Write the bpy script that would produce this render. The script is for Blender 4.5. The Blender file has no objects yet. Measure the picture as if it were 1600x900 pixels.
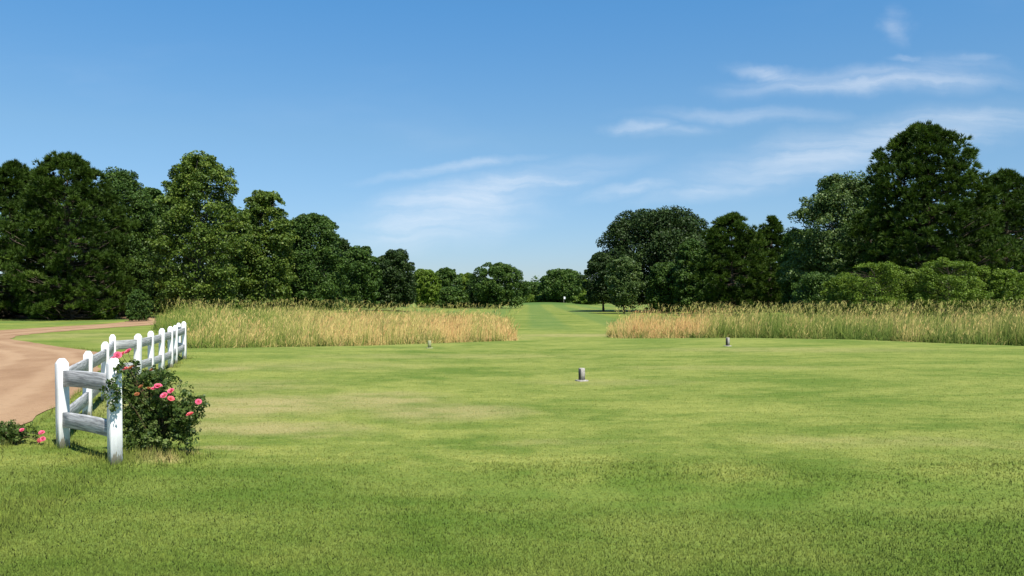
import bpy, math, random
import numpy as np
from mathutils import Vector

C = bpy.context.scene
COL = C.collection
R = math.radians
RNG = np.random.default_rng(11)
random.seed(5)

# ------------------------------------------------------------------ camera, sky, sun, exposure
EYE, F = 1.65, 1300.0                       # eye height, focal length in photo pixels (1600 wide)
cam_d = bpy.data.cameras.new('camera')
cam = bpy.data.objects.new('camera', cam_d); COL.objects.link(cam)
cam.location = (0, 0, EYE); cam.rotation_euler = (R(90), 0, 0)
cam_d.sensor_width = 36; cam_d.lens = 36 * F / 1600
cam_d.shift_y = 17 / 1600
cam_d.clip_start = 0.1; cam_d.clip_end = 6000
C.camera = cam

SUN_EL, SUN_AZ = 57.0, 148.0                # azimuth clockwise from +Y (the view direction)
w = bpy.data.worlds.new('World'); C.world = w; w.use_nodes = True
nt = w.node_tree; nt.nodes.clear()
def N(nt, t, **kw):
    n = nt.nodes.new(t)
    for k, v in kw.items(): setattr(n, k, v)
    return n
def math_n(nt, op, a, b=None, clamp=False):
    n = N(nt, 'ShaderNodeMath', operation=op, use_clamp=clamp)
    for i, v in enumerate((a, b)):
        if v is None: continue
        if isinstance(v, (int, float)): n.inputs[i].default_value = v
        else: nt.links.new(v, n.inputs[i])
    return n.outputs[0]
def vmath(nt, op, a, b=None):
    n = N(nt, 'ShaderNodeVectorMath', operation=op)
    for i, v in enumerate((a, b)):
        if v is None: continue
        if isinstance(v, tuple): n.inputs[i].default_value = v
        else: nt.links.new(v, n.inputs[i])
    return n
def mixc(nt, f, a, b, blend='MIX'):
    n = N(nt, 'ShaderNodeMix', data_type='RGBA', blend_type=blend)
    for s, v in ((n.inputs[0], f), (n.inputs[6], a), (n.inputs[7], b)):
        if isinstance(v, (int, float)): s.default_value = v
        elif isinstance(v, tuple): s.default_value = (*v, 1) if len(v) == 3 else v
        else: nt.links.new(v, s)
    return n.outputs[2]
def smap(nt, v, a, b, lo=0.0, hi=1.0, smooth=True):
    n = N(nt, 'ShaderNodeMapRange', interpolation_type='SMOOTHSTEP' if smooth else 'LINEAR')
    nt.links.new(v, n.inputs[0])
    for i, q in ((1, a), (2, b), (3, lo), (4, hi)): n.inputs[i].default_value = q
    return n.outputs[0]
def noise(nt, vec, scale, detail=3, rough=.55, dist=0.0):
    n = N(nt, 'ShaderNodeTexNoise')
    if vec is not None: nt.links.new(vec, n.inputs['Vector'])
    n.inputs['Scale'].default_value = scale; n.inputs['Detail'].default_value = detail
    n.inputs['Roughness'].default_value = rough; n.inputs['Distortion'].default_value = dist
    return n
def mapping(nt, vec, loc=(0,0,0), rot=(0,0,0), sc=(1,1,1), typ='POINT'):
    n = N(nt, 'ShaderNodeMapping', vector_type=typ)
    nt.links.new(vec, n.inputs[0])
    n.inputs[1].default_value = loc; n.inputs[2].default_value = rot; n.inputs[3].default_value = sc
    return n.outputs[0]

sky = N(nt, 'ShaderNodeTexSky', sky_type='NISHITA', sun_disc=False)
sky.sun_elevation = R(SUN_EL); sky.sun_rotation = R(SUN_AZ)
sky.air_density = 1.0; sky.dust_density = 0.35; sky.ozone_density = 2.2; sky.altitude = 60
tc = N(nt, 'ShaderNodeTexCoord')
sep = N(nt, 'ShaderNodeSeparateXYZ'); nt.links.new(tc.outputs['Generated'], sep.inputs[0])
fy = math_n(nt, 'MAXIMUM', sep.outputs[1], 0.05)
cu = math_n(nt, 'DIVIDE', sep.outputs[0], fy); cv = math_n(nt, 'DIVIDE', sep.outputs[2], fy)
comb = N(nt, 'ShaderNodeCombineXYZ'); nt.links.new(cu, comb.inputs[0]); nt.links.new(cv, comb.inputs[1])
uv0 = comb.outputs[0]
wn = noise(nt, uv0, 7.0, 5, .6)
woff = vmath(nt, 'SUBTRACT', wn.outputs['Color'], (.5, .5, .5))
wsc = vmath(nt, 'MULTIPLY', woff.outputs[0], (.13, .045, 0))
uv = vmath(nt, 'ADD', uv0, wsc.outputs[0]).outputs[0]
# cirrus streaks: centre and size in tangent units, tilt in degrees, strength
CIRRUS = [(1370,128,250,24,2,.85), (1215,117,80,16,-14,.8), (1480,120,120,34,3,.6), (1340,232,330,46,11,.85), (1500,196,170,36,9,.75), (760,302,235,32,11,1.0),
          (700,342,170,50,8,.9), (640,330,120,26,6,.5), (880,288,110,17,13,.7), (710,266,150,11,8,.7), (990,198,66,14,2,.65), (1050,205,90,12,4,.35),
          (975,301,90,14,9,.7), (1090,300,95,18,9,.6), (1405,44,30,34,30,.45), (1150,180,190,15,-1,.45), (1180,288,120,14,9,.45), (1420,96,34,8,3,.45), (1515,92,60,9,4,.3)]
tot = None
for (px, py, L, W_, ang, st) in CIRRUS:
    m = mapping(nt, uv, ((px-800)/F, (467-py)/F, 0), (0, 0, R(ang)), (L/F, W_/F, 1), 'TEXTURE')
    ln = vmath(nt, 'LENGTH', m).outputs['Value']
    v = smap(nt, ln, 1.25, 0.0, 0, st)
    tot = v if tot is None else math_n(nt, 'MAXIMUM', tot, v)
fm = mapping(nt, uv, (0,0,0), (0,0,R(-10)), (3.4, 34, 1))
fn = noise(nt, fm, 1.5, 9, .6, .25)
fib = smap(nt, fn.outputs[0], .26, .74, .22, 1.0)
veil = noise(nt, mapping(nt, uv, (0,0,0), (0,0,R(-12)), (1.0, 5.0, 1)), 1.3, 5, .6, .3)
vl = smap(nt, veil.outputs[0], .5, .8, 0, .13)
cl = math_n(nt, 'ADD', math_n(nt, 'MULTIPLY', tot, fib), vl)
cl = math_n(nt, 'MULTIPLY', cl, smap(nt, sep.outputs[1], .05, .3))
cl = math_n(nt, 'MULTIPLY', cl, .62, True)
tr = N(nt, 'ShaderNodeValToRGB'); te = tr.color_ramp.elements; te.new(.5); te.new(.7)
for k_, (p_, c_) in enumerate(((.04, (.46, .55, .72)), (.187, (.53, .70, .78)), (.33, (.42, .78, .96)), (.8, (.40, .74, .94)))):
    te[k_].position = p_; te[k_].color = (*c_, 1)
nt.links.new(sep.outputs[2], tr.inputs[0]); tint = tr.outputs[0]
skyb = mixc(nt, 1.0, sky.outputs[0], tint, 'MULTIPLY')
skyc = mixc(nt, cl, skyb, (5.6, 5.9, 6.3))
bg = N(nt, 'ShaderNodeBackground'); bg.inputs[1].default_value = 0.107
nt.links.new(skyc, bg.inputs[0])
wo = N(nt, 'ShaderNodeOutputWorld'); nt.links.new(bg.outputs[0], wo.inputs[0])

sd = bpy.data.lights.new('sun', 'SUN'); sd.energy = 4.8; sd.angle = R(.5); sd.color = (1, .95, .87)
sun = bpy.data.objects.new('sun', sd); COL.objects.link(sun)
_sv = Vector((math.sin(R(SUN_AZ))*math.cos(R(SUN_EL)), math.cos(R(SUN_AZ))*math.cos(R(SUN_EL)), math.sin(R(SUN_EL))))
sun.rotation_euler = _sv.to_track_quat('Z', 'Y').to_euler(); sun.location = (20, -30, 60)
vs = C.view_settings
vs.view_transform = 'Standard'; vs.look = 'None'; vs.exposure = 0.64; vs.gamma = 1; vs.use_curve_mapping = False
C.cycles.max_bounces = 6; C.cycles.diffuse_bounces = 2; C.cycles.transmission_bounces = 3; C.cycles.transparent_max_bounces = 8

# ------------------------------------------------------------------ helpers
def tag(o, label=None, cat=None, group=None, kind=None):
    if label: o['label'] = label
    if cat: o['category'] = cat
    if group: o['group'] = group
    if kind: o['kind'] = kind
    return o
def empty(name, loc, rz=0):
    o = bpy.data.objects.new(name, None); COL.objects.link(o)
    o.location = loc; o.rotation_euler = (0, 0, rz); o.empty_display_size = .2
    return o
class MB:
    """collects vertices, triangles, quads and a per-vertex tint; build() links them as ONE mesh object"""
    def __init__(s): s.v, s.q, s.t, s.a, s.n = [], [], [], [], 0
    def add(s, v, quads=None, tris=None, tint=0.5):
        v = np.asarray(v, float).reshape(-1, 3)
        if quads is not None: s.q.append(np.asarray(quads, np.int64).reshape(-1, 4) + s.n)
        if tris is not None: s.t.append(np.asarray(tris, np.int64).reshape(-1, 3) + s.n)
        s.v.append(v); s.a.append(np.broadcast_to(np.asarray(tint, float), (len(v),)).copy()); s.n += len(v)
    def build(s, name, mat, parent=None, smooth=False):
        me = bpy.data.meshes.new(name)
        v = np.concatenate(s.v)
        q = np.concatenate(s.q) if s.q else np.zeros((0, 4), np.int64)
        t = np.concatenate(s.t) if s.t else np.zeros((0, 3), np.int64)
        me.vertices.add(len(v)); me.vertices.foreach_set('co', v.astype(np.float32).ravel())
        nl = q.size + t.size
        me.loops.add(nl); me.loops.foreach_set('vertex_index', np.concatenate([q.ravel(), t.ravel()]).astype(np.int32))
        me.polygons.add(len(q) + len(t))
        me.polygons.foreach_set('loop_start', np.concatenate([np.arange(len(q))*4, q.size + np.arange(len(t))*3]).astype(np.int32))
        if smooth: me.polygons.foreach_set('use_smooth', np.ones(len(q)+len(t), bool))
        me.update(calc_edges=True)
        at = me.attributes.new('tint', 'FLOAT', 'POINT'); at.data.foreach_set('value', np.concatenate(s.a).astype(np.float32))
        me.materials.append(mat)
        o = bpy.data.objects.new(name, me); COL.objects.link(o)
        if parent: o.parent = parent
        return o
    def tube(s, pts, rad, sides=7, tint=.5, cap=True):
        pts = np.asarray(pts, float); n = len(pts)
        rad = np.broadcast_to(np.asarray(rad, float), (n,))
        d = np.gradient(pts, axis=0); d /= np.linalg.norm(d, axis=1)[:, None] + 1e-9
        ref = np.array([0.31, 0.95, 0.05]) if abs(d[0][2]) > .8 else np.array([0, 0, 1.0])
        a = np.cross(d, ref); a /= np.linalg.norm(a, axis=1)[:, None] + 1e-9
        b = np.cross(d, a)
        th = np.arange(sides) * 2*np.pi/sides
        ring = pts[:, None] + rad[:, None, None]*(np.cos(th)[None, :, None]*a[:, None] + np.sin(th)[None, :, None]*b[:, None])
        i, j = np.meshgrid(np.arange(n-1), np.arange(sides), indexing='ij'); j2 = (j+1) % sides
        q = np.stack([i*sides+j, i*sides+j2, (i+1)*sides+j2, (i+1)*sides+j], -1).reshape(-1, 4)
        v = ring.reshape(-1, 3); tr = None
        if cap:
            v = np.concatenate([v, pts[-1:]]); k = len(v)-1
            jj = np.arange(sides); tr = np.stack([(n-1)*sides+jj, (n-1)*sides+(jj+1) % sides, np.full(sides, k)], -1)
        s.add(v, q, tr, tint)
    def loft(s, rings, tint=.5, close=True):
        """rings: list of (k,3) arrays with the same k"""
        n, k = len(rings), len(rings[0])
        v = np.concatenate(rings)
        q = [[i*k+j, i*k+(j+1) % k, (i+1)*k+(j+1) % k, (i+1)*k+j] for i in range(n-1) for j in range(k)]
        t = []
        if close:
            v = np.concatenate([v, [np.mean(rings[0], 0), np.mean(rings[-1], 0)]])
            t = [[(j+1) % k, j, n*k] for j in range(k)] + [[(n-1)*k+j, (n-1)*k+(j+1) % k, n*k+1] for j in range(k)]
        s.add(v, q, t if t else None, tint)

def unit(v): return v/(np.linalg.norm(v, axis=-1, keepdims=True)+1e-9)
def rdir(n, rng=RNG): return unit(rng.normal(size=(n, 3)))
def sstep(a, b, x):
    t = np.clip((x-a)/(b-a), 0, 1); return t*t*(3-2*t)
_P = np.random.default_rng(3).random((64, 64))
def vnoise(x, y):                      # smooth value noise 0..1
    x = np.asarray(x, float); y = np.asarray(y, float)
    xi = np.floor(x).astype(int); yi = np.floor(y).astype(int)
    fx = x-xi; fy_ = y-yi; fx = fx*fx*(3-2*fx); fy_ = fy_*fy_*(3-2*fy_)
    p = lambda i, j: _P[i % 64, j % 64]
    return (p(xi, yi)*(1-fx)+p(xi+1, yi)*fx)*(1-fy_) + (p(xi, yi+1)*(1-fx)+p(xi+1, yi+1)*fx)*fy_

# ------------------------------------------------------------------ terrain
_ex = np.array([-60, -10.6, -5.4, -.25, 4.1, 10, 14, 16, 18, 24, 60.])
_ey = np.array([26, 27.5, 29, 32.5, 34.6, 35, 33.6, 31, 29, 27, 24.])
def ground(x, y):
    x = np.asarray(x, float); y = np.asarray(y, float)
    e = np.interp(x, _ex, _ey)
    g = -0.28*sstep(e, e+3.5, y)*sstep(-16, -11, x)
    g = g + .24*sstep(45, 140, y)
    g = g + .86*np.exp(-((x-8)/12)**2-((y-205)/17)**2)
    g = g - .10*sstep(8.4, 7.2, y + .35*np.sin(x*.6))*sstep(-3, 1, x)      # low step where the tee is cut
    g = g + .09*np.exp(-((x+3.72)/.42)**2-((y-8.55)/.32)**2)              # mound at the roses
    return g
def at(px, z): return ((px-800)/F*z, z)
PATH_EDGE = np.array([(-3.2, 2), (-4.6, 6), (-6.6, 11.7), (-9.1, 18.2), (-12.5, 25.2), (-17.5, 30.6), (-21, 35), (-22.6, 40), (-22.8, 48), (-22.8, 56), (-25, 64), (-31, 74)])
def smooth_curve(P, n=12):
    P = np.asarray(P, float); out = []
    Q = np.vstack([2*P[0]-P[1], P, 2*P[-1]-P[-2]])
    for i in range(1, len(Q)-2):
        t = np.linspace(0, 1, n, endpoint=False)[:, None]
        a, b, c, d = Q[i-1], Q[i], Q[i+1], Q[i+2]
        out.append(.5*((2*b)+(-a+c)*t+(2*a-5*b+4*c-d)*t*t+(-a+3*b-3*c+d)*t**3))
    return np.vstack(out + [P[-1:]])
PE = smooth_curve(PATH_EDGE)
_pt = unit(np.gradient(PE, axis=0)); PL = PE + np.stack([-_pt[:, 1], _pt[:, 0]], 1)*4.0
def on_path(x, y, m=0.0):
    ex = np.interp(y, PE[:, 1], PE[:, 0])
    return (x < ex + m) & (x > ex - 5.0)

# ------------------------------------------------------------------ materials
def new_mat(name):
    m = bpy.data.materials.new(name); m.use_nodes = True
    m.node_tree.nodes.clear(); return m, m.node_tree
def finish(nt, shader):
    o = N(nt, 'ShaderNodeOutputMaterial'); nt.links.new(shader, o.inputs[0])
def principled(nt, col, rough=.8, spec=.3, bump=None, bs=.3, bd=.01):
    p = N(nt, 'ShaderNodeBsdfPrincipled')
    if isinstance(col, tuple): p.inputs['Base Color'].default_value = (*col, 1)
    else: nt.links.new(col, p.inputs['Base Color'])
    if isinstance(rough, (int, float)): p.inputs['Roughness'].default_value = rough
    else: nt.links.new(rough, p.inputs['Roughness'])
    p.inputs['Specular IOR Level'].default_value = spec
    if bump is not None:
        b = N(nt, 'ShaderNodeBump'); b.inputs['Strength'].default_value = bs; b.inputs['Distance'].default_value = bd
        nt.links.new(bump, b.inputs['Height']); nt.links.new(b.outputs[0], p.inputs['Normal'])
    return p
def pos(nt): return N(nt, 'ShaderNodeNewGeometry').outputs['Position']
def blob(nt, vec, x, y, rx, ry, st, rot=0):
    m = mapping(nt, vec, (x, y, 0), (0, 0, R(rot)), (rx, ry, 1e6), 'TEXTURE')
    return smap(nt, vmath(nt, 'LENGTH', m).outputs['Value'], 1.0, .25, 0, st)
def attr(nt, name='tint'):
    n = N(nt, 'ShaderNodeAttribute', attribute_name=name); return n.outputs['Fac']

DRY = [(-4.3, 12.8, 2.9, 2.1, 1.0, 10), (-3.2, 10.6, 2.0, .9, .9, -5), (-2.4, 13.6, 1.8, 1.8, .8, 20), (-1.0, 12.2, 1.9, 1.3, .75, 0), (-5.6, 15.8, 3, 1.6, .5, 0),
       (-5.0, 20.5, 4.5, 2.0, .35, 0), (3.5, 44, 5, 3, .7, 0), (-1, 41, 3, 4, .6, 0), (1.8, 16.5, 2.6, .9, .35, 0), (5.2, 20, 4, 1, .3, 0),
       (4.6, 9.6, 2.6, .6, .35, -5), (-3.2, 9.2, .5, .25, .85, 0), (-3.56, 8.34, .36, .22, 1.3, 10), (-3.45, 8.75, .3, .16, .9, 0), (.6, 9.5, 1.2, .35, .3, 0), (9, 27, 7, 2, .4, 0), (-2, 24, 6, 1.5, .35, 0), (-6.7, 19.6, .9, 1.2, .7, 0),
       (-20, 37, 3, 5, .5, 0), (-15, 34, 3, 4, .45, 0)]
def lawn_colour(nt):
    P = pos(nt)
    n0 = noise(nt, P, 1.1, 4, .6)
    wob = vmath(nt, 'MULTIPLY', vmath(nt, 'SUBTRACT', n0.outputs['Color'], (.5, .5, .5)).outputs[0], (1.6, 1.0, 0)).outputs[0]
    Q = vmath(nt, 'ADD', P, wob).outputs[0]
    big = noise(nt, mapping(nt, Q, sc=(.27, .45, 1)), 1.0, 5, .62).outputs[0]
    mid = noise(nt, mapping(nt, P, sc=(.9, 1.4, 1)), 1.3, 6, .68).outputs[0]
    fine = noise(nt, mapping(nt, P, sc=(1, 1.0, 1)), 26, 3, .7).outputs[0]
    f = math_n(nt, 'ADD', math_n(nt, 'MULTIPLY', big, .62), math_n(nt, 'MULTIPLY', mid, .38))
    f = smap(nt, f, .36, .62)
    c = mixc(nt, f, (.132, .190, .026), (.310, .325, .074))
    sp_ = noise(nt, mapping(nt, P, sc=(.7, 1, 1)), 5.5, 6, .75).outputs[0]
    c = mixc(nt, smap(nt, sp_, .34, .68, .38, 0), c, (.055, .105, .016))
    c = mixc(nt, smap(nt, sp_, .56, .72, 0, .35), c, (.36, .36, .13))
    # straw-coloured worn places
    d = None
    for b in DRY:
        v = blob(nt, P if b[2] < 1 else Q, *b[:5], b[5] if len(b) > 5 else 0)
        d = v if d is None else math_n(nt, 'MAXIMUM', d, v)
    d = math_n(nt, 'MULTIPLY', d, smap(nt, mid, .3, .6, .3, 1))
    c = mixc(nt, math_n(nt, 'MULTIPLY', d, 1.0, True), c, (.36, .305, .125))
    # mowing bands on the fairway
    sp = N(nt, 'ShaderNodeSeparateXYZ'); nt.links.new(P, sp.inputs[0])
    s = math_n(nt, 'SINE', math_n(nt, 'MULTIPLY', math_n(nt, 'ADD', sp.outputs[0], math_n(nt, 'MULTIPLY', sp.outputs[1], -.02)), 1.15))
    s = smap(nt, s, -.5, .5, 0, 1)
    s = math_n(nt, 'MULTIPLY', s, smap(nt, sp.outputs[1], 46, 58))
    c = mixc(nt, math_n(nt, 'MULTIPLY', s, .5), c, (.085, .165, .040))
    c = mixc(nt, blob(nt, P, 8, 200, 24, 17, .8), c, (.070, .140, .030))
    # coarser, greener cut closest to the tee's front
    nb = math_n(nt, 'ADD', sp.outputs[1], math_n(nt, 'MULTIPLY', math_n(nt, 'SINE', math_n(nt, 'MULTIPLY', sp.outputs[0], .6)), .35))
    nb = math_n(nt, 'ADD', nb, math_n(nt, 'MULTIPLY', math_n(nt, 'SUBTRACT', mid, .5), 1.6))
    r = math_n(nt, 'MULTIPLY', smap(nt, nb, 8.7, 7.7, 0, .8), math_n(nt, 'SUBTRACT', 1.0, d, True))
    c = mixc(nt, r, c, mixc(nt, f, (.088, .150, .018), (.160, .208, .038)))
    c = mixc(nt, smap(nt, fine, .3, .7, 0, .40), c, (.052, .088, .018))
    return c, fine, mid
def mat_ground():
    m, nt = new_mat('turf')
    c, fine, mid = lawn_colour(nt)
    h = math_n(nt, 'ADD', fine, math_n(nt, 'MULTIPLY', mid, .6))
    finish(nt, principled(nt, c, .9, .1, h, .5, .03).outputs[0]); return m
def foliage_shader(nt, c, trans=.3, up=.0, rough=.55, spec=.25):
    geo = N(nt, 'ShaderNodeNewGeometry')
    p = N(nt, 'ShaderNodeBsdfPrincipled'); nt.links.new(c, p.inputs['Base Color'])
    p.inputs['Roughness'].default_value = rough; p.inputs['Specular IOR Level'].default_value = spec
    t = N(nt, 'ShaderNodeBsdfTranslucent')
    tcn = mixc(nt, 1.0, c, (1.25, 1.3, .6), 'MULTIPLY'); nt.links.new(tcn, t.inputs[0])
    if up > 0:
        a = vmath(nt, 'ADD', vmath(nt, 'MULTIPLY', geo.outputs['Normal'], (1-up,)*3).outputs[0], (0, 0, up))
        nn = vmath(nt, 'NORMALIZE', a.outputs[0]).outputs[0]
        nt.links.new(nn, p.inputs['Normal']); nt.links.new(nn, t.inputs['Normal'])
    x = N(nt, 'ShaderNodeMixShader'); x.inputs[0].default_value = trans
    nt.links.new(p.outputs[0], x.inputs[1]); nt.links.new(t.outputs[0], x.inputs[2])
    return x.outputs[0]
def mat_lawn_blade():
    m, nt = new_mat('lawn_blades')
    c, _, _ = lawn_colour(nt)
    t = attr(nt)
    c = mixc(nt, 1.0, c, mixc(nt, t, (.74, .78, .70), (1.55, 1.46, 1.32)), 'MULTIPLY')
    finish(nt, foliage_shader(nt, c, .2, .75, .7, .12)); return m
def ramp(nt, f, stops):
    r = N(nt, 'ShaderNodeValToRGB'); e = r.color_ramp.elements
    while len(e) < len(stops): e.new(.5)
    for k, (p_, c_) in enumerate(stops): e[k].position = p_; e[k].color = (*c_, 1)
    nt.links.new(f, r.inputs[0]); return r.outputs[0]
def mat_tall_grass():
    m, nt = new_mat('tall_grass_blades')
    c = ramp(nt, attr(nt), [(0, (.085, .150, .020)), (.3, (.200, .240, .042)), (.55, (.42, .37, .115)), (.8, (.70, .51, .205)), (1, (.52, .29, .115))])
    finish(nt, foliage_shader(nt, c, .3, .5, .6, .15)); return m
def mat_leaf(name, dark, mid, light, trans=.28, spec=.3, rough=.5):
    m, nt = new_mat(name)
    t = attr(nt)
    n = noise(nt, pos(nt), .8, 2).outputs[0]
    f = math_n(nt, 'ADD', math_n(nt, 'MULTIPLY', t, .75), math_n(nt, 'MULTIPLY', math_n(nt, 'SUBTRACT', n, .35), .7), True)
    c = ramp(nt, f, [(0, dark), (.5, mid), (1, light)])
    finish(nt, foliage_shader(nt, c, trans, 0, rough, spec)); return m
def mat_bark(name, a, b):
    m, nt = new_mat(name)
    n = noise(nt, mapping(nt, pos(nt), sc=(6, 6, 1.2)), 2.5, 5, .65).outputs[0]
    finish(nt, principled(nt, mixc(nt, smap(nt, n, .35, .65), a, b), .9, .1, n, .8, .04).outputs[0]); return m
def mat_path():
    m, nt = new_mat('packed_gravel')
    P = pos(nt)
    a = noise(nt, mapping(nt, P, sc=(.5, .25, 1)), 1.2, 4, .6).outputs[0]; b = noise(nt, P, 45, 4, .75).outputs[0]
    c = mixc(nt, smap(nt, a, .3, .7), (.285, .172, .094), (.385, .25, .142))
    c = mixc(nt, smap(nt, b, .35, .7, 0, .5), c, (.20, .115, .065))
    tw = math_n(nt, 'ADD', attr(nt), math_n(nt, 'MULTIPLY', math_n(nt, 'SUBTRACT', a, .5), .22))
    for f0 in (.22, .56):
        d_ = math_n(nt, 'ABSOLUTE', math_n(nt, 'SUBTRACT', tw, f0))
        c = mixc(nt, smap(nt, d_, .09, .02, 0, .45), c, (.43, .29, .17))
    d2 = noise(nt, P, 7, 5, .7).outputs[0]
    c = mixc(nt, smap(nt, d2, .52, .75, 0, .6), c, (.19, .12, .065))
    finish(nt, principled(nt, c, .95, .1, b, .6, .015).outputs[0]); return m
def mat_paint():
    m, nt = new_mat('weathered_white_paint')
    tcn = N(nt, 'ShaderNodeTexCoord').outputs['Object']
    g = noise(nt, mapping(nt, tcn, sc=(14, 14, 2.2)), 2.2, 5, .7).outputs[0]
    sp = N(nt, 'ShaderNodeSeparateXYZ'); nt.links.new(tcn, sp.inputs[0])
    low = smap(nt, sp.outputs[2], .22, .02, 0, .24)
    f = math_n(nt, 'ADD', g, low)
    c = mixc(nt, smap(nt, g, .35, .6, 0, 1), (.83, .83, .81), (.72, .72, .70))
    sm_ = noise(nt, tcn, 6, 4, .65).outputs[0]
    c = mixc(nt, smap(nt, sm_, .5, .7, 0, .55), c, (.60, .60, .56))
    c = mixc(nt, smap(nt, f, .63, .70), c, (.40, .35, .26))
    finish(nt, principled(nt, c, .6, .3, g, .25, .006).outputs[0]); return m
def mat_rail():
    m, nt = new_mat('greyed_white_board')
    tcn = N(nt, 'ShaderNodeTexCoord').outputs['Object']
    g = noise(nt, mapping(nt, tcn, sc=(1.6, 30, 34)), 1.6, 5, .7, .6).outputs[0]
    c = mixc(nt, smap(nt, g, .36, .66), (.52, .52, .51), (.20, .20, .20))
    finish(nt, principled(nt, c, .75, .2, g, .4, .006).outputs[0]); return m
def mat_plain(name, a, b, rough=.7, scale=20, spec=.3):
    m, nt = new_mat(name)
    tcn = N(nt, 'ShaderNodeTexCoord').outputs['Object']
    n = noise(nt, tcn, scale, 4, .65).outputs[0]
    finish(nt, principled(nt, mixc(nt, smap(nt, n, .35, .65), a, b), rough, spec, n, .2, .004).outputs[0]); return m
def mat_petal(name, a, b):
    m, nt = new_mat(name)
    c = mixc(nt, attr(nt), a, b)
    finish(nt, foliage_shader(nt, c, .3, 0, .6, .2)); return m

M = dict(
    ground=mat_ground(), blade=mat_lawn_blade(), tall=mat_tall_grass(), path=mat_path(), paint=mat_paint(), rail=mat_rail(),
    pine=mat_leaf('pine_needles', (.016, .034, .006), (.052, .092, .013), (.125, .178, .027), .18, .12),
    gum=mat_leaf('gum_leaves', (.026, .052, .008), (.085, .138, .018), (.240, .285, .050), .22, .2),
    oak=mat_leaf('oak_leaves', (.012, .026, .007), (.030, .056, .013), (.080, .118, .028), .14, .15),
    elm=mat_leaf('elm_leaves', (.020, .045, .009), (.052, .100, .017), (.130, .192, .036), .18, .15),
    lime=mat_leaf('bright_leaves', (.040, .080, .008), (.115, .180, .020), (.200, .270, .038), .24, .15),
    silver=mat_leaf('pale_leaves', (.024, .050, .012), (.080, .132, .032), (.220, .275, .090), .22, .25),
    bark=mat_bark('brown_bark', (.050, .040, .030), (.12, .095, .07)), greybark=mat_bark('grey_bark', (.08, .075, .065), (.19, .175, .15)),
    rose=mat_leaf('rose_leaves', (.026, .052, .012), (.078, .125, .026), (.18, .22, .065), .28, .2, .45),
    cane=mat_plain('rose_cane', (.05, .06, .02), (.12, .07, .035)),
    pink=mat_petal('pink_petals', (.70, .055, .17), (.88, .25, .38)), coral=mat_petal('coral_petals', (.74, .07, .12), (.88, .26, .28)),
    faded=mat_petal('faded_petals', (.22, .05, .025), (.50, .22, .09)),
    stone=mat_plain('weathered_timber', (.22, .205, .18), (.40, .37, .33), .9, 30, .1), dark=mat_plain('dark_sheet', (.03, .03, .028), (.07, .065, .06), .6, 40),
    pale=mat_plain('pale_timber', (.22, .24, .12), (.32, .33, .18), .9, 30, .1),
    flag=mat_plain('flag_cloth', (.80, .80, .80), (.85, .85, .85), .8), pole=mat_plain('pole_paint', (.6, .6, .5), (.7, .7, .6), .4))

# ------------------------------------------------------------------ ground, path, mown grass
def axis(lo, hi, step, far_lo, far_hi, g=1.16):
    mid = list(np.arange(lo, hi+1e-6, step)); a = []; s = step; p = hi
    while p < far_hi: s *= g; p += s; a.append(p)
    b = []; s = step; p = lo
    while p > far_lo: s *= g; p -= s; b.append(p)
    return np.array(b[::-1] + mid + a)
gx = axis(-28, 28, .4, -2500, 2500); gy = axis(2, 62, .4, -200, 4000, 1.08)
X, Y = np.meshgrid(gx, gy, indexing='ij')
gm = MB(); ny = len(gy)
ii, jj = np.meshgrid(np.arange(len(gx)-1), np.arange(ny-1), indexing='ij')
gm.add(np.stack([X, Y, ground(X, Y)], -1), np.stack([ii*ny+jj, (ii+1)*ny+jj, (ii+1)*ny+jj+1, ii*ny+jj+1], -1))
tag(gm.build('ground', M['ground'], smooth=True), 'mown green turf stretching from the camera to the far trees', 'ground', kind='structure')

pm = MB(); K = 17
jit = (vnoise(np.arange(len(PE))*.9, 0)-.5)*.28
rows = []
for k in range(K):
    f = k/(K-1); p = PE*(1-f) + PL*f
    p = p + (jit[:, None]*np.array([[1, 0]]))*(1-f)
    rows.append(np.stack([p[:, 0], p[:, 1], ground(p[:, 0], p[:, 1]) + .012 + .02*math.sin(math.pi*f)], -1))
v = np.stack(rows, 1); n = len(PE)
ii, jj = np.meshgrid(np.arange(n-1), np.arange(K-1), indexing='ij')
pm.add(v, np.stack([ii*K+jj+1, ii*K+jj, (ii+1)*K+jj, (ii+1)*K+jj+1], -1), None, np.tile(np.linspace(0, 1, K), n))
tag(pm.build('cart_path', M['path'], smooth=True), 'reddish tan gravel cart path curving away behind the white fence', 'path', kind='structure')

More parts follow.
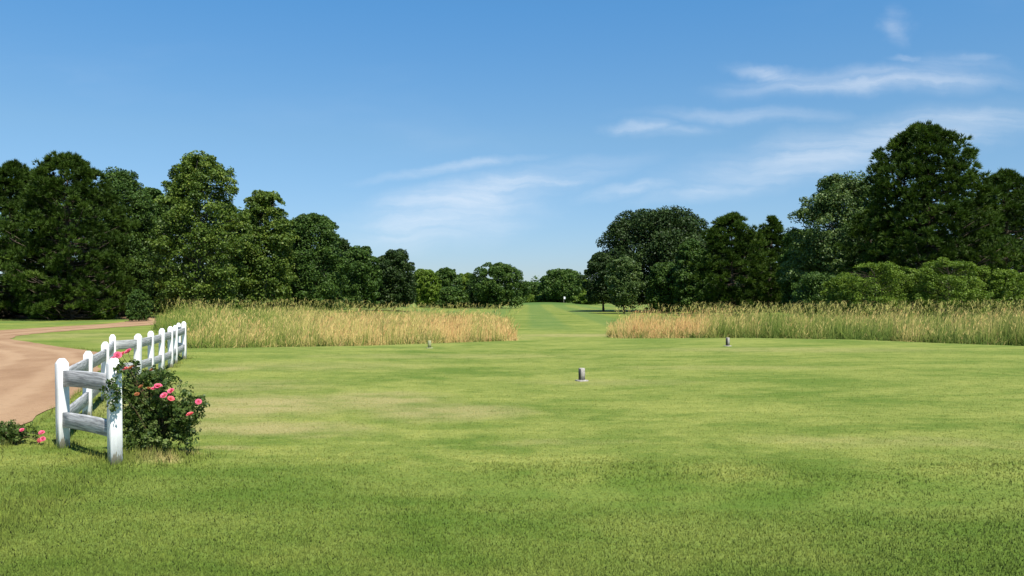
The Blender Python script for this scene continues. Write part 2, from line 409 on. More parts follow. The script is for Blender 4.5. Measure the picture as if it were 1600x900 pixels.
def blades(mb, x, y, h, wd, lean, tint, rng):
    """triangular blades"""
    n = len(x); z = ground(x, y)
    th = rng.random(n)*2*np.pi; le = rng.random(n)*lean
    ph = rng.random(n)*2*np.pi
    sx, sy = np.cos(th)*wd/2, np.sin(th)*wd/2
    base = np.stack([x, y, z-.003], -1)
    side = np.stack([sx, sy, np.zeros(n)], -1)
    tip = base + np.stack([np.cos(ph)*le*h, np.sin(ph)*le*h, h*np.sqrt(np.maximum(1-le**2, .05))], -1)
    v = np.stack([base-side, base+side, tip], 1)
    mb.add(v, None, np.arange(3*n).reshape(-1, 3), np.repeat(tint, 3))
def lawn():
    rng = np.random.default_rng(21); mb = MB()
    n = 330000
    v = 925 - (925-545)*rng.random(n)**1.05
    z = EYE*F/(v-467); x = (rng.random(n)*1780-90-800)/F*z
    near = sstep(9.0, 7.6, z + .35*np.sin(x*.6) + (vnoise(x*1.2, z*1.2)-.5)*1.4)
    fence_side = sstep(.8, .1, np.abs(x+3.9)) * sstep(10.5, 9, z)
    keep = ~on_path(x, z, .03) & (rng.random(n) < np.interp(z, [5, 14, 27], [1, 1, .45]))
    fx = np.interp(z, [4, 8.2, 9.25, 11.5, 16, 24], [-3.6, -3.9, -4.99, -5.87, -7.6, -9.2])
    left = x < fx + .2
    edge = sstep(.55, .0, np.abs(x-fx))*(z < 23.5)
    h = (.013 + .011*near + .009*left + .035*edge*rng.random(n))*(.5+rng.random(n)*.9) * (1 + .02*np.maximum(z-8, 0))
    h = h + .05*np.exp(-((x+3.72)/.45)**2-((z-8.5)/.35)**2)*rng.random(n)
    wd = (.0045 + .0007*z)*(.7+.6*rng.random(n))
    tint = np.clip(.35 + .25*rng.normal(size=n), 0, 1)
    k = keep
    blades(mb, x[k], z[k], h[k], wd[k], .93, tint[k], rng)
    # longer tufts the mower misses, round the posts and along the path
    xs, ys = [], []
    for (bx_, by_) in FENCE_POSTS:
        m = 130; a = rng.random(m)*2*np.pi; r = .09 + .13*rng.random(m)
        xs.append(bx_+np.cos(a)*r); ys.append(by_+np.sin(a)*r)
    m = 2600; t = rng.random(m); i = (t*55).astype(int); p = PE[i] + (PE[i+1]-PE[i])*(t*55-i)[:, None]
    xs.append(p[:, 0]+.02+np.abs(rng.normal(size=m))*.09); ys.append(p[:, 1])
    m = 1500; xs.append(-3.72+rng.normal(size=m)*.3); ys.append(8.45+rng.normal(size=m)*.2)
    x = np.concatenate(xs); y = np.concatenate(ys); q = len(x)
    blades(mb, x, y, .05+.07*rng.random(q), .006+.004*rng.random(q), .7, np.clip(.4+.3*rng.normal(size=q), 0, 1), rng)
    o = mb.build('lawn_grass', M['blade'])
    tag(o, 'short mown grass blades covering the tee and the verge by the fence', 'grass', kind='stuff')

# ------------------------------------------------------------------ tall meadow grass
def in_poly(x, y, P):
    c = np.zeros(len(x), bool); j = len(P)-1
    for i in range(len(P)):
        xi, yi = P[i]; xj, yj = P[j]
        hit = ((yi > y) != (yj > y)) & (x < (xj-xi)*(y-yi)/(yj-yi+1e-9)+xi)
        c ^= hit; j = i
    return c
def edge_dist(x, y, P):
    d = np.full(len(x), 1e9)
    for i in range(len(P)):
        a = np.array(P[i]); b = np.array(P[(i+1) % len(P)]); ab = b-a
        t = np.clip(((x-a[0])*ab[0]+(y-a[1])*ab[1])/(ab@ab), 0, 1)
        d = np.minimum(d, np.hypot(x-a[0]-t*ab[0], y-a[1]-t*ab[1]))
    return d
def ribbons(mb, base, tipdir, h, wd, bend, tint0, tint1, rng, segs=3):
    """curved tapering blades; tipdir is the horizontal lean"""
    n = len(base)
    th = rng.random(n)*2*np.pi
    side = np.stack([np.cos(th), np.sin(th), np.zeros(n)], -1)
    vs = []; ts = []
    for k in range(segs+1):
        t = k/segs
        c = base + np.stack([tipdir[:, 0]*bend*h*t*t, tipdir[:, 1]*bend*h*t*t, h*(t - .35*bend*t*t)], -1)
        hw = (wd*(1-.85*t)/2)[:, None]
        vs += [c-side*hw, c+side*hw]; ts += [tint0*(1-t)+tint1*t]*2
    v = np.stack(vs, 1); k2 = 2*(segs+1)
    q = np.stack([[2*k, 2*k+1, 2*k+3, 2*k+2] for k in range(segs)])
    Q = (np.arange(n)[:, None, None]*k2 + q[None]).reshape(-1, 4)
    mb.add(v, Q, None, np.stack(ts, 1).ravel())
    return v[:, -1]*.5 + v[:, -2]*.5
def tall_grass(poly, dryf, hf, dens_front, dens_back, front_y, seed, label, tallp=.07):
    rng = np.random.default_rng(seed); mb = MB()
    P = np.array(poly); lo, hi = P.min(0), P.max(0)
    n = int((hi-lo).prod()*dens_front)
    x = lo[0]+rng.random(n)*(hi[0]-lo[0]); y = lo[1]+rng.random(n)*(hi[1]-lo[1])
    k = in_poly(x + (vnoise(x*.9, y*.9)-.5)*1.1, y + (vnoise(x*.8+9, y*.8)-.5)*1.2, poly)
    fd = y - np.interp(x, *front_y)
    k &= rng.random(n) < np.where(fd < 3.5, 1, dens_back/dens_front)
    k &= rng.random(n) < .45 + 1.0*vnoise(x*1.3+4, y*1.3)
    x, y, fd = x[k], y[k], fd[k]; n = len(x)
    ed = edge_dist(x, y, poly)
    H = hf(x, y) * np.interp(fd, [0, 3, 14, 38], [1, 1, .84, .66]) * (.58+.55*vnoise(x*.75, y*.55+7)) * (.55+.48*rng.random(n)+.30*rng.random(n)**9) * (.60+.40*sstep(0, 1.3, ed))
    clump = vnoise(x*1.9+31, y*1.9)
    dry = np.clip(dryf(x, y) + .7*(vnoise(x*.8+20, y*.5)-.5) - .45*sstep(.72, .86, clump) - .012*np.maximum(y-40, 0) + .2*rng.normal(size=n), 0, .97)
    base = np.stack([x, y, ground(x, y)-.01], -1)
    a = rng.random(n)*2*np.pi + 0; a = np.where(rng.random(n) < .5, rng.normal(size=n)*.7 - .2, a)
    d = np.stack([np.cos(a), np.sin(a)], -1)
    wf = 1 + np.maximum(y-36, 0)*.012
    green = np.clip(dry-.30*(1-sstep(.5, .7, dryf(x, y))), 0, 1)
    tips = ribbons(mb, base, d, H, (.011+.008*rng.random(n))*wf, .04+.22*rng.random(n)**1.5, green, dry, rng)
    # seed heads on the tall stalks
    hd = rng.random(n) < np.clip(.15+.6*dry, 0, .65)
    hb = tips[hd]; m = hd.sum()
    ribbons(mb, hb-np.array([0, 0, .07]), d[hd], .12+.14*rng.random(m), (.014+.012*rng.random(m))*wf[hd], .3+.7*rng.random(m), np.clip(dry[hd]+.12, 0, 1), np.clip(dry[hd]+.25, 0, 1), rng, 2)
    # flattened pale straw and green weeds along the mown edge
    fl = (fd < 1.3) & (rng.random(n) < .55) & (dry > .42); m = fl.sum(); a4 = rng.random(m)*2*np.pi
    ribbons(mb, base[fl]+np.stack([rng.normal(size=m)*.1, -.25*rng.random(m), np.zeros(m)], -1), np.stack([np.cos(a4), np.sin(a4)], -1), .25+.4*rng.random(m), .014+.01*rng.random(m), .9+.9*rng.random(m), np.full(m, .72), .72+.2*rng.random(m), rng)
    wc = np.flatnonzero((fd < 2.5) & (rng.random(n) < .045))
    for k in wc:
        m = int(rng.integers(14, 34)); a4 = rng.random(m)*2*np.pi; rr = rng.random(m)**.6*.28
        ribbons(mb, base[k]+np.stack([np.cos(a4)*rr, np.sin(a4)*rr-.2, np.zeros(m)], -1), np.stack([np.cos(a4), np.sin(a4)], -1), rng.uniform(.25, .75)*(.5+.7*rng.random(m)), .018+.016*rng.random(m), .2+.7*rng.random(m), np.full(m, .05), .05+.22*rng.random(m), rng)
    # scattered taller stalks with drooping panicles
    tl = (rng.random(n) < tallp*np.clip(.35+1.3*(vnoise(x*.5+3, y*.5)-.2), 0, 1.4)) & (fd > 1.5); m = tl.sum()
    tp = ribbons(mb, base[tl], d[tl], hf(x, y)[tl]*(.95+.38*rng.random(m)), (.012+.006*rng.random(m))*wf[tl], .15+.3*rng.random(m), np.full(m, .2), .25+.3*rng.random(m), rng, 4)
    for q in range(3):
        a3 = rng.random(m)*2*np.pi; d3 = d[tl]*.7+np.stack([np.cos(a3), np.sin(a3)], -1)*.6
        ribbons(mb, tp-np.array([0, 0, .06*q]), d3, .16+.14*rng.random(m), (.018+.012*rng.random(m))*wf[tl], 1.0+.9*rng.random(m), np.full(m, .4), .5+.5*rng.random(m), rng, 3)
    # leaves from the foot, two a stalk near the front
    for rep, hh in ((0, .62), (1, .42)):
        s = rng.random(n) < np.where(fd < 5, 1, .45)
        m = s.sum(); a2 = rng.random(m)*2*np.pi
        ribbons(mb, base[s]+rng.normal(size=(m, 3))*np.array([.05, .05, 0]), np.stack([np.cos(a2), np.sin(a2)], -1), H[s]*hh*(.6+.6*rng.random(m)), (.016+.012*rng.random(m))*wf[s], .3+.6*rng.random(m),
                green[s]*.8, np.clip(dry[s]-.15+.2*rng.random(m), 0, .8), rng)
    o = mb.build('tall_grass', M['tall'])
    tag(o, label, 'tall grass', kind='stuff')

LEFT_P = [(-.1, 35), (-3, 33.4), (-6, 31.6), (-10.6, 29.6), (-12.4, 31), (-16, 39), (-21.5, 51), (-31, 74), (-20, 76), (-8, 72), (-.6, 66), (.2, 46)]
RIGHT_P = [(4.9, 41), (6.5, 39.2), (10, 38.4), (14, 37.5), (17, 35.4), (20, 33), (30, 31), (38, 55), (22, 58), (14, 55), (9, 49), (5.7, 46)]
# ------------------------------------------------------------------ fence
# foot positions and heights of the posts, from the near right end round to the far return
POSTS = [((-3.91, 8.20), 1.045), ((-4.99, 9.25), .99), ((-5.87, 11.5), .93), ((-6.60, 13.5), .955), ((-7.62, 15.9), .97), ((-7.52, 16.7), .95), ((-7.76, 17.9), .96),
         ((-7.92, 18.8), .985), ((-8.2, 20), .99), ((-8.58, 21.2), .98), ((-8.98, 22.8), 1.03), ((-9.74, 24.3), .95)]
FENCE_POSTS = [p for p, _ in POSTS]
def make_fence():
    root = empty('post_and_rail_fence', (*POSTS[3][0], 0))
    o0 = Vector((*POSTS[3][0], 0))
    tag(root, 'white post and rail fence with peeling paint beside the gravel path', 'fence')
    rng = random.Random(4)
    for i, ((x, y), h) in enumerate(POSTS):
        a = np.array(POSTS[max(i-1, 0)][0]); b = np.array(POSTS[min(i+1, len(POSTS)-1)][0])
        dd = (np.array((x, y))-a if i else b-a); ang = math.atan2(dd[1], dd[0])
        if i == 0: ang -= R(4)
        mb = MB(); hw = .057
        def ring(z, s, ch):
            c = s-ch; P = [(c, -s), (s, -c), (s, c), (c, s), (-c, s), (-s, c), (-s, -c), (-c, -s)]
            return np.array([(p, q, z) for p, q in P])
        mb.loft([ring(-.15, hw, .006), ring(h*.33, hw*(1+.01*rng.random()), .006), ring(h*.66, hw, .006), ring(h-.058, hw, .006), ring(h-.053, hw*.97, .007), ring(h-.012, hw*.60, .010), ring(h-.004, hw*.50, .012), ring(h, hw*.34, .008)])
        p = mb.build('post', M['paint'], root)
        p.location = Vector((x, y, float(ground(x, y)))) - o0
        p.rotation_euler = (R(rng.uniform(-1, 1)), R(rng.uniform(-1, 1)), ang)
        if i == 0: p['label'] = 'flaking post with bare wood at its foot, beside the rose bush'
    for i in range(len(POSTS)-1):
        (xa, ya), ha = POSTS[i]; (xb, yb), hb = POSTS[i+1]
        A = Vector((xa, ya, float(ground(xa, ya)))); B = Vector((xb, yb, float(ground(xb, yb))))
        L = (B-A).length
        for zt, zb in ((.86, .685), (.40, .235)):
            k = (ha-1.0)*.4; k2 = (hb-1.0)*.4
            mb = MB(); n = 7; rings = []
            warp = rng.uniform(-.012, .012); ph = rng.uniform(0, 6)
            for s in range(n):
                t = .06+ (L-.12)*s/(n-1); u = s/(n-1); dz = k*(1-u)+k2*u + warp*math.sin(math.pi*u); th = .021; c = .004
                dy = .006*math.sin(u*3+ph)
                rings.append(np.array([(t, dy-th, zb+c+dz), (t, dy-th+c, zb+dz), (t, dy+th-c, zb+dz), (t, dy+th, zb+c+dz), (t, dy+th, zt-c+dz), (t, dy+th-c, zt+dz), (t, dy-th+c, zt+dz), (t, dy-th, zt-c+dz)]))
            mb.loft(rings)
            r = mb.build('rail', M['rail'], root)
            r.location = A-o0
            r.rotation_euler = (0, -math.asin((B.z-A.z)/L), math.atan2(B.y-A.y, B.x-A.x))
    return root

# ------------------------------------------------------------------ plants
def leaves(mb, p, nrm, size, tint, rng, aspect=.62):
    """rhombic leaves with a slight fold at the midrib"""
    n = len(p)
    t = unit(np.cross(nrm, rdir(n, rng))); b = np.cross(nrm, t)
    s = size[:, None]
    v = np.stack([p-t*s*.5, p+b*s*.5*aspect+nrm*s*.08, p+t*s*.5, p-b*s*.5*aspect+nrm*s*.08], 1)
    mb.add(v, np.arange(4*n).reshape(-1, 4), None, np.repeat(tint, 4))
PROFILE = dict(
    dome=lambda t: np.where(t > .38, np.sqrt(np.maximum(1-((t-.38)/.62)**2, 0)), .80+.20*t/.38),
    egg=lambda t: np.where(t > .30, np.maximum(1-(np.maximum(t-.30, 0)/.70)**2.3, 0)**.72, .82+.18*t/.30),
    cone=lambda t: np.minimum(1, 1.12*np.maximum(1-t, 0)**.72)*np.minimum(1, .85+.5*t),
    round=lambda t: np.sqrt(np.maximum(1-((t-.48)/.55)**2, .04)),
    vase=lambda t: np.where(t > .62, np.sqrt(np.maximum(1-((t-.62)/.38)**2, 0)), .42+.58*(t/.62)))
def broadleaf(name, px, z, top, hw, mat, label, cat='tree', group=None, prof='dome', low=1.0, n=16000, leaf=2.3, nlobe=34, seed=0, bark='bark', lobe=.30, depth=1.0, skew=0.0, gap=.0):
    rng = np.random.default_rng(seed+100)
    x, y = at(px, z); g = float(ground(x, y))
    h = EYE + (467-top)/F*z - g; rad = hw/F*z
    root = empty(name, (x, y, g)); tag(root, label, cat, group)
    ch = h-low
    f = PROFILE[prof]
    # lobes of foliage, each at the end of a limb
    nlobe = int(nlobe*1.5); n = int(n*1.9)
    t = np.concatenate([np.linspace(.03, .90, nlobe-4), [.90, .84, .77, .7]]); rng.shuffle(t)
    nlobe = nlobe
    golden = 2.39996*np.arange(nlobe) + rng.random(nlobe)*.9
    rr = f(t)*rad
    lr = rad*lobe*(.65+.7*rng.random(nlobe)); lr = np.minimum(lr, np.maximum(rr, rad*.26)*.85); lr = np.maximum(lr, rad*.13)
    k = np.maximum(rr-lr*.72, 0)*np.sqrt(rng.uniform(.42, 1.05, nlobe))
    k = k*(.88+.24*vnoise(golden*.9+seed, t*5))
    cen = np.stack([np.cos(golden)*k + skew*rad*(t-.4), np.sin(golden)*k*depth, low+t*ch], -1)
    lr = np.minimum(lr, np.maximum((h-cen[:, 2])/.8, rad*.12)); cen[:, 2] = np.minimum(cen[:, 2], h-lr*.80)
    # small outliers to roughen the outline
    m = nlobe; t2 = rng.random(m)*.95; a2 = rng.random(m)*2*np.pi; k2 = f(t2)*rad*(.82+.26*rng.random(m))
    c2 = np.stack([np.cos(a2)*k2 + skew*rad*(t2-.4), np.sin(a2)*k2*depth, low+t2*ch], -1); r2 = rad*(.07+.09*rng.random(m))
    allc = np.vstack([cen, c2]); allr = np.concatenate([lr, r2])
    wgt = allr**2; wgt /= wgt.sum()
    li = rng.choice(len(allc), n, p=wgt)
    d = rdir(n, rng); d[:, 2] = np.where((d[:, 2] < -.2) & (rng.random(n) < .6), -d[:, 2], d[:, 2])
    q = (.42+.62*np.sqrt(rng.random(n)))*(1+.22*(vnoise(d[:, 0]*4+li*1.7, d[:, 2]*4+li)-.5))
    p = allc[li] + d*(allr[li]*q)[:, None]*np.array([1, 1, .78])
    tw = rng.random(len(allc))
    # loose inner foliage between the lobes
    nf = int(n*.34); tf = rng.random(nf)*.97; af = rng.random(nf)*2*np.pi; kf = f(tf)*rad*np.sqrt(rng.random(nf))*(.72+.26*vnoise(af*2.2+seed, tf*7))
    pf = np.stack([np.cos(af)*kf + skew*rad*(tf-.4), np.sin(af)*kf*depth, low+tf*ch*.97], -1)
    p = np.vstack([p, pf]); d = np.vstack([d, unit(pf-np.array([0, 0, low+ch*.45])+rng.normal(size=(nf, 3))*.3)]); li = np.concatenate([li, rng.integers(0, len(allc), nf)])
    ok = p[:, 2] > .12
    if gap: ok &= vnoise(p[:, 0]*1.1+seed, p[:, 2]*1.1) > gap
    p, d, li = p[ok], d[ok], li[ok]; m = len(p)
    nr = unit(d*.55 + rdir(m, rng)*.8 + np.array([0, 0, .45]))
    size = .94*leaf*z/832*(.6+.8*rng.random(m))
    tint = np.clip(.45 + .30*(tw[li]-.5) + .22*rng.normal(size=m), 0, 1)
    mb = MB(); leaves(mb, p, nr, size, tint, rng)
    crown = mb.build('crown', M[mat], root)
    # trunk and limbs
    tb = MB(); r0 = max(.035*h*.45, .03)
    zz = np.linspace(-.1, h*.86, 9); wob = np.cumsum(rng.normal(size=(9, 2))*.018*h, axis=0)*np.linspace(0, 1, 9)[:, None]
    tp = np.stack([wob[:, 0] + skew*rad*.3*np.linspace(0, 1, 9), wob[:, 1], zz], -1)
    tb.tube(tp, r0*np.array([1.5, 1.1, 1, .88, .74, .6, .45, .3, .14]), 8)
    for c, r in zip(cen, lr):
        zs = max(c[2]-.35*np.hypot(c[0], c[1])-.25*r, low*.6+.15); zs = min(zs, h*.8)
        s = np.array([np.interp(zs, zz, tp[:, 0]), np.interp(zs, zz, tp[:, 1]), zs])
        mid = s*.5+c*.5 + np.array([0, 0, .08*np.linalg.norm(c-s)])
        e = c + (c-mid)*.35
        tb.tube([s, s*.6+mid*.4, mid, c, e], r0*np.array([.42, .34, .26, .15, .04])*(1-.5*zs/h), 5)
    tb.build('trunk', M[bark], root, True)
    return root
def pine(name, px, z, top, hw, label, group=None, prof='egg', low=.6, nb=70, tufts=9, seed=0, mat='pine', needle=.36, lean=0.0, blades_n=12):
    rng = np.random.default_rng(seed+500)
    x, y = at(px, z); g = float(ground(x, y))
    h = EYE + (467-top)/F*z - g; rad = hw/F*z; ch = h-low
    root = empty(name, (x, y, g)); tag(root, label, 'pine tree', group)
    f = PROFILE[prof]; tb = MB(); r0 = .020*h
    zz = np.linspace(-.1, h*.95, 10); wob = np.cumsum(rng.normal(size=(10, 2))*.008*h, axis=0)*np.linspace(0, 1, 10)[:, None]
    tp = np.stack([wob[:, 0], wob[:, 1], zz], -1)
    tb.tube(tp, r0*np.linspace(1.15, .12, 10), 8)
    npf = int(nb*11*(rad/4.5)*(h/13))
    inner = rng.random(npf) < .30
    t = rng.random(npf)**1.05; a = rng.random(npf)*2*np.pi
    layer = vnoise(a*1.7+seed*3.1, t*9.0+seed); bump = vnoise(a*4+11, t*17+seed)
    rr = f(t)*rad*(.64+.46*layer+.36*(bump-.5))*np.where(inner, np.sqrt(rng.uniform(.05, .7, npf)), rng.uniform(.80, 1.10, npf))
    rr = np.maximum(rr, .12*rng.random(npf))
    zc = low + t*ch*.97 + .35*(layer-.5) - .10*rr
    P = np.stack([np.cos(a)*rr, np.sin(a)*rr, np.minimum(zc, h-.25)], -1); P[:, :2] += np.stack([np.interp(zc, zz, tp[:, 0]), np.interp(zc, zz, tp[:, 1])], -1)
    pt = np.clip(.5*layer + .5*rng.random(npf), 0, 1); ps = rng.uniform(.7, 1.5, npf)*(z/60)**.3
    nq = 10
    o_ = rdir(npf*nq, rng); o_[:, 2] = np.abs(o_[:, 2])*.9-.15
    out = np.repeat(np.stack([np.cos(a), np.sin(a), np.zeros(npf)], -1), nq, 0)
    cs = np.repeat(P, nq, 0) + o_*(.24*np.repeat(ps, nq))[:, None]
    ax = unit(o_*1.3 + out*.45 + np.array([0, 0, .55])); tn = np.repeat(pt, nq)
    for k in rng.choice(npf, npf//5, replace=False):
        e = P[k]; r_ = math.hypot(e[0], e[1]); zs = max(min(e[2]-r_*rng.uniform(.1, .45), h*.92), .2)
        st = np.array([np.interp(zs, zz, tp[:, 0]), np.interp(zs, zz, tp[:, 1]), zs]); md = st*.45+e*.55-np.array([0, 0, .10*r_])
        tb.tube([st, st*.5+md*.5, md, e], r0*.38*(1-.7*zs/h)*np.array([1, .8, .55, .12])*min(1, .3+r_/rad), 5)
    # leader tufts
    cs = np.vstack([cs, np.stack([rng.normal(size=14)*.25+tp[-1, 0], rng.normal(size=14)*.25+tp[-1, 1], h-.1-rng.random(14)*.9], -1)])
    ax = np.vstack([ax, np.tile([0, 0, 1.0], (14, 1))]); tn = np.concatenate([tn, rng.random(14)])
    k = len(cs); nbk = blades_n
    C0 = np.repeat(cs, nbk, 0); A0 = np.repeat(ax, nbk, 0); T0 = np.repeat(tn, nbk)
    n = len(C0)
    d = unit(A0*1.1 + rdir(n, rng)*.7)
    ln = needle*(.6+.6*rng.random(n)); wd = (.055+.035*rng.random(n))*max(z/60, .8)
    sdv = unit(np.cross(d, rdir(n, rng)))
    v = np.stack([C0-sdv*wd[:, None]*.5, C0+sdv*wd[:, None]*.5, C0+d*ln[:, None]], 1)
    mb = MB(); mb.add(v, None, np.arange(3*n).reshape(-1, 3), np.repeat(np.clip(T0*.8+.1*rng.normal(size=n), 0, 1), 3))
    mb.build('crown', M[mat], root)
    tb.build('trunk', M['bark'], root, True)
    return root

def rose_leaf_spray(mb, p, size, tint, rng):
    """compound leaf: five leaflets"""
    n = len(p); ax = unit(rdir(n, rng)+np.array([0, 0, .3])); sd_ = unit(np.cross(ax, rdir(n, rng)))
    for (u, s_) in ((.0, 0), (-.35, .45), (-.35, -.45), (-.8, .42), (-.8, -.42)):
        q = p + ax*(u*size)[:, None] + sd_*(s_*size)[:, None]
        nr = unit(np.cross(ax, sd_)+rdir(n, rng)*.45+np.array([0, 0, .35]))
        leaves(mb, q, nr, size*(.85+.2*rng.random(n)), np.clip(tint+.1*rng.normal(size=n), 0, 1), rng, .66)
def bloom(parent, loc, r, mat, rng, tilt):
    mb = MB()
    for ringi, (cnt, rr, op) in enumerate(((5, 1.0, 1.05), (5, .95, .75), (5, .85, .5), (4, .72, .3), (3, .6, .12))):
        for k in range(cnt):
            a = 2*math.pi*(k+.5*(ringi % 2))/cnt + rng.uniform(-.15, .15)
            ca, sa = math.cos(a), math.sin(a); o_ = op+rng.uniform(-.12, .12)
            P = []
            for j, (l, wq) in enumerate(((0, .22), (.45, .62), (.85, .72), (1.05, .40))):
                th = o_*(.35+.65*l)            # opening angle grows to the petal's rim
                rad_ = rr*r*l*math.sin(th)+r*.06; zz = rr*r*l*math.cos(th)*1.0 - r*.35
                for sgn in (-1, 1):
                    ww = sgn*wq*r*.85*(.5+.5*rr)
                    P.append((ca*rad_-sa*ww, sa*rad_+ca*ww, zz+.06*r*rng.uniform(-1, 1)))
            mb.add(P, [[0, 1, 3, 2], [2, 3, 5, 4], [4, 5, 7, 6]], None, min(1, .25+.16*ringi+rng.uniform(0, .3)))
    o = mb.build('bloom', M[mat], parent, True); o.location = loc; o.rotation_mode = 'ZYX'
    o.rotation_euler = (rng.uniform(-.5, .2)+tilt, rng.uniform(-.5, .5), rng.uniform(0, 6)); return o
def rose_bush(loc, shape, blooms, n, label, seed, canes):
    rng = np.random.default_rng(seed); pr = random.Random(seed)
    root = empty('rose_bush', loc); tag(root, label, 'rose bush', 'pink rose bushes by the fence')
    mb = MB()
    wg = np.array([s[3]*s[4]*s[5] for s in shape])**.7; wg /= wg.sum()
    li = rng.choice(len(shape), n, p=wg); S = np.array(shape)
    d = rdir(n, rng)*(.30+.75*rng.random(n)**.6)[:, None]*(1+.5*(rng.random(n)[:, None]-.5))
    p = S[li, :3]+d*S[li, 3:6]
    ok = p[:, 2] > .04; p = p[ok]; m = len(p)
    k = vnoise(p[:, 0]*9+3, p[:, 2]*9+p[:, 1]*7) > .30; p = p[k]; m = len(p)
    rose_leaf_spray(mb, p, (.024+.016*rng.random(m)), np.clip(.45+.28*rng.normal(size=m), 0, 1), rng)
    mb.build('foliage', M['rose'], root)
    cb = MB()
    for c in list(canes)+[b[0] for b in blooms]:
        c = np.array(c, float); b0 = np.array([pr.uniform(-.08, .08), pr.uniform(-.06, .06), -.03])
        mid = b0*.45+c*.55+np.array([pr.uniform(-.05, .05), pr.uniform(-.05, .05), .06])
        mid[:2] *= .75
        cb.tube(smooth_curve(np.array([b0, mid, c-np.array([0, 0, .02])]), 6), np.linspace(.007, .0025, 13), 5)
    cb.build('cane', M['cane'], root, True)
    for (lc, r, mt) in blooms: bloom(root, lc, r*.98, mt, pr, pr.uniform(.5, 1.0))
    return root

def tee_marker(px, z, h, rz, mats, label):
    x, y = at(px, z); g = float(ground(x, y))
    root = empty('tee_marker', (x, y, g), rz); tag(root, label, 'tee marker', 'tee markers on the grass')
    def boxring(zz, s): return np.array([(-s, -s, zz), (s, -s, zz), (s, s, zz), (-s, s, zz)])
    mb = MB(); mb.loft([boxring(-.02, .098), boxring(.016, .098), boxring(.024, .091)]); mb.build('base', M[mats[1]], root)
    mb = MB(); mb.loft([boxring(.022, .047), boxring(h*.5, .0475), boxring(h-.012, .047), boxring(h, .038)])
    mb.build('block', M[mats[0]], root)
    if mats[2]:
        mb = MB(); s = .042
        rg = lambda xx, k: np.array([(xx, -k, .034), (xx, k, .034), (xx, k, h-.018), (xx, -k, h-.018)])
        mb.loft([rg(-.0450, s), rg(-.0515, s), rg(-.053, s-.004)]); mb.build('face_sheet', M[mats[2]], root)  # thin dark sheet covering the block's left face
    return root

# ------------------------------------------------------------------ the trees
GL, GR, GF = 'trees along the left edge of the course', 'trees along the right edge of the course', 'trees at the far end of the fairway'
pine('pine_tree', 18, 68, 252, 92, 'dense dark pine at the far left edge of the picture', GL, 'egg', .5, 80, 10, 1)
pine('pine_tree', 112, 65, 240, 92, 'tall dark pine with dense hanging boughs above the gravel path', GL, 'dome', .8, 95, 11, 2)
broadleaf('broadleaf_tree', 190, 74, 256, 62, 'elm', 'dark green broadleaf tree squeezed between the left pine and the tallest gum', 'tree', GL, 'egg', .5, 22000, 2.2, 36, 3)
broadleaf('broadleaf_tree', 236, 82, 284, 40, 'elm', 'lower tree crown filling the dip just left of the tall gum', 'tree', GL, 'egg', .4, 14000, 2.3, 26, 4)
broadleaf('broadleaf_tree', 316, 70, 228, 76, 'gum', 'tallest tree on the left, with bright leaf clumps and sky gaps', 'tree', GL, 'egg', .6, 34000, 2.3, 52, 5, 'greybark', .24, gap=.26)
broadleaf('broadleaf_tree', 413, 75, 288, 52, 'gum', 'rounded leafy tree just right of the tallest tree on the left', 'tree', GL, 'egg', .5, 24000, 2.3, 40, 6, 'greybark', .27, gap=.18)
broadleaf('broadleaf_tree', 490, 80, 326, 54, 'elm', 'dark pointed tree at the right shoulder of the big left trees', 'tree', GL, 'egg', .5, 24000, 2.1, 38, 7, lobe=.26)
broadleaf('broadleaf_tree', 452, 86, 340, 40, 'elm', 'dark crown half hidden between two larger left trees', 'tree', GL, 'egg', .5, 12000, 2.2, 24, 8)
broadleaf('broadleaf_tree', 562, 96, 384, 34, 'elm', 'small dark tree where the left tree line steps down', 'tree', GL, 'dome', .5, 12000, 2.1, 26, 9)
broadleaf('broadleaf_tree', 616, 104, 389, 36, 'oak', 'dark rounded oak ending the left tree line', 'tree', GL, 'dome', .6, 15000, 2.0, 30, 10)
broadleaf('broadleaf_tree', 588, 108, 412, 26, 'elm', 'low tree filling the gap before the rounded oak on the left', 'tree', GL, 'dome', .4, 8000, 2.1, 20, 11)
broadleaf('broadleaf_tree', 664, 140, 420, 24, 'lime', 'bright green young tree right of the rounded oak', 'tree', GF, 'round', .6, 9000, 2.0, 22, 12)
broadleaf('broadleaf_tree', 698, 165, 418, 24, 'elm', 'far green tree with a ragged top left of the spreading tree', 'tree', GF, 'dome', .4, 9000, 2.0, 24, 13)
broadleaf('broadleaf_tree', 727, 170, 426, 20, 'lime', 'small pale tree touching the left side of the spreading tree', 'tree', GF, 'dome', .4, 6000, 2.0, 18, 14)
broadleaf('broadleaf_tree', 778, 150, 410, 46, 'elm', 'wide spreading tree standing alone left of the flag', 'tree', GF, 'dome', .5, 13000, 1.8, 40, 15, lobe=.22, gap=.12)
broadleaf('broadleaf_tree', 748, 162, 432, 24, 'oak', 'low dark tree under the left side of the spreading tree', 'tree', GF, 'dome', .2, 6000, 2.0, 16, 37)
broadleaf('broadleaf_tree', 832, 235, 440, 24, 'elm', 'lowest distant tree in the notch of the skyline', 'tree', GF, 'dome', .3, 5000, 1.9, 16, 16)
broadleaf('broadleaf_tree', 878, 215, 420, 34, 'elm', 'round topped tree directly behind the flag', 'tree', GF, 'dome', 1.2, 12000, 1.9, 28, 17)
broadleaf('broadleaf_tree', 912, 225, 434, 24, 'lime', 'bright green tree between the flag and the big dark oak', 'tree', GF, 'dome', .3, 6000, 1.9, 18, 18)
broadleaf('broadleaf_tree', 852, 240, 446, 22, 'lime', 'yellow green low tree left of the flag tree', 'tree', GF, 'dome', .2, 5000, 1.9, 16, 36)
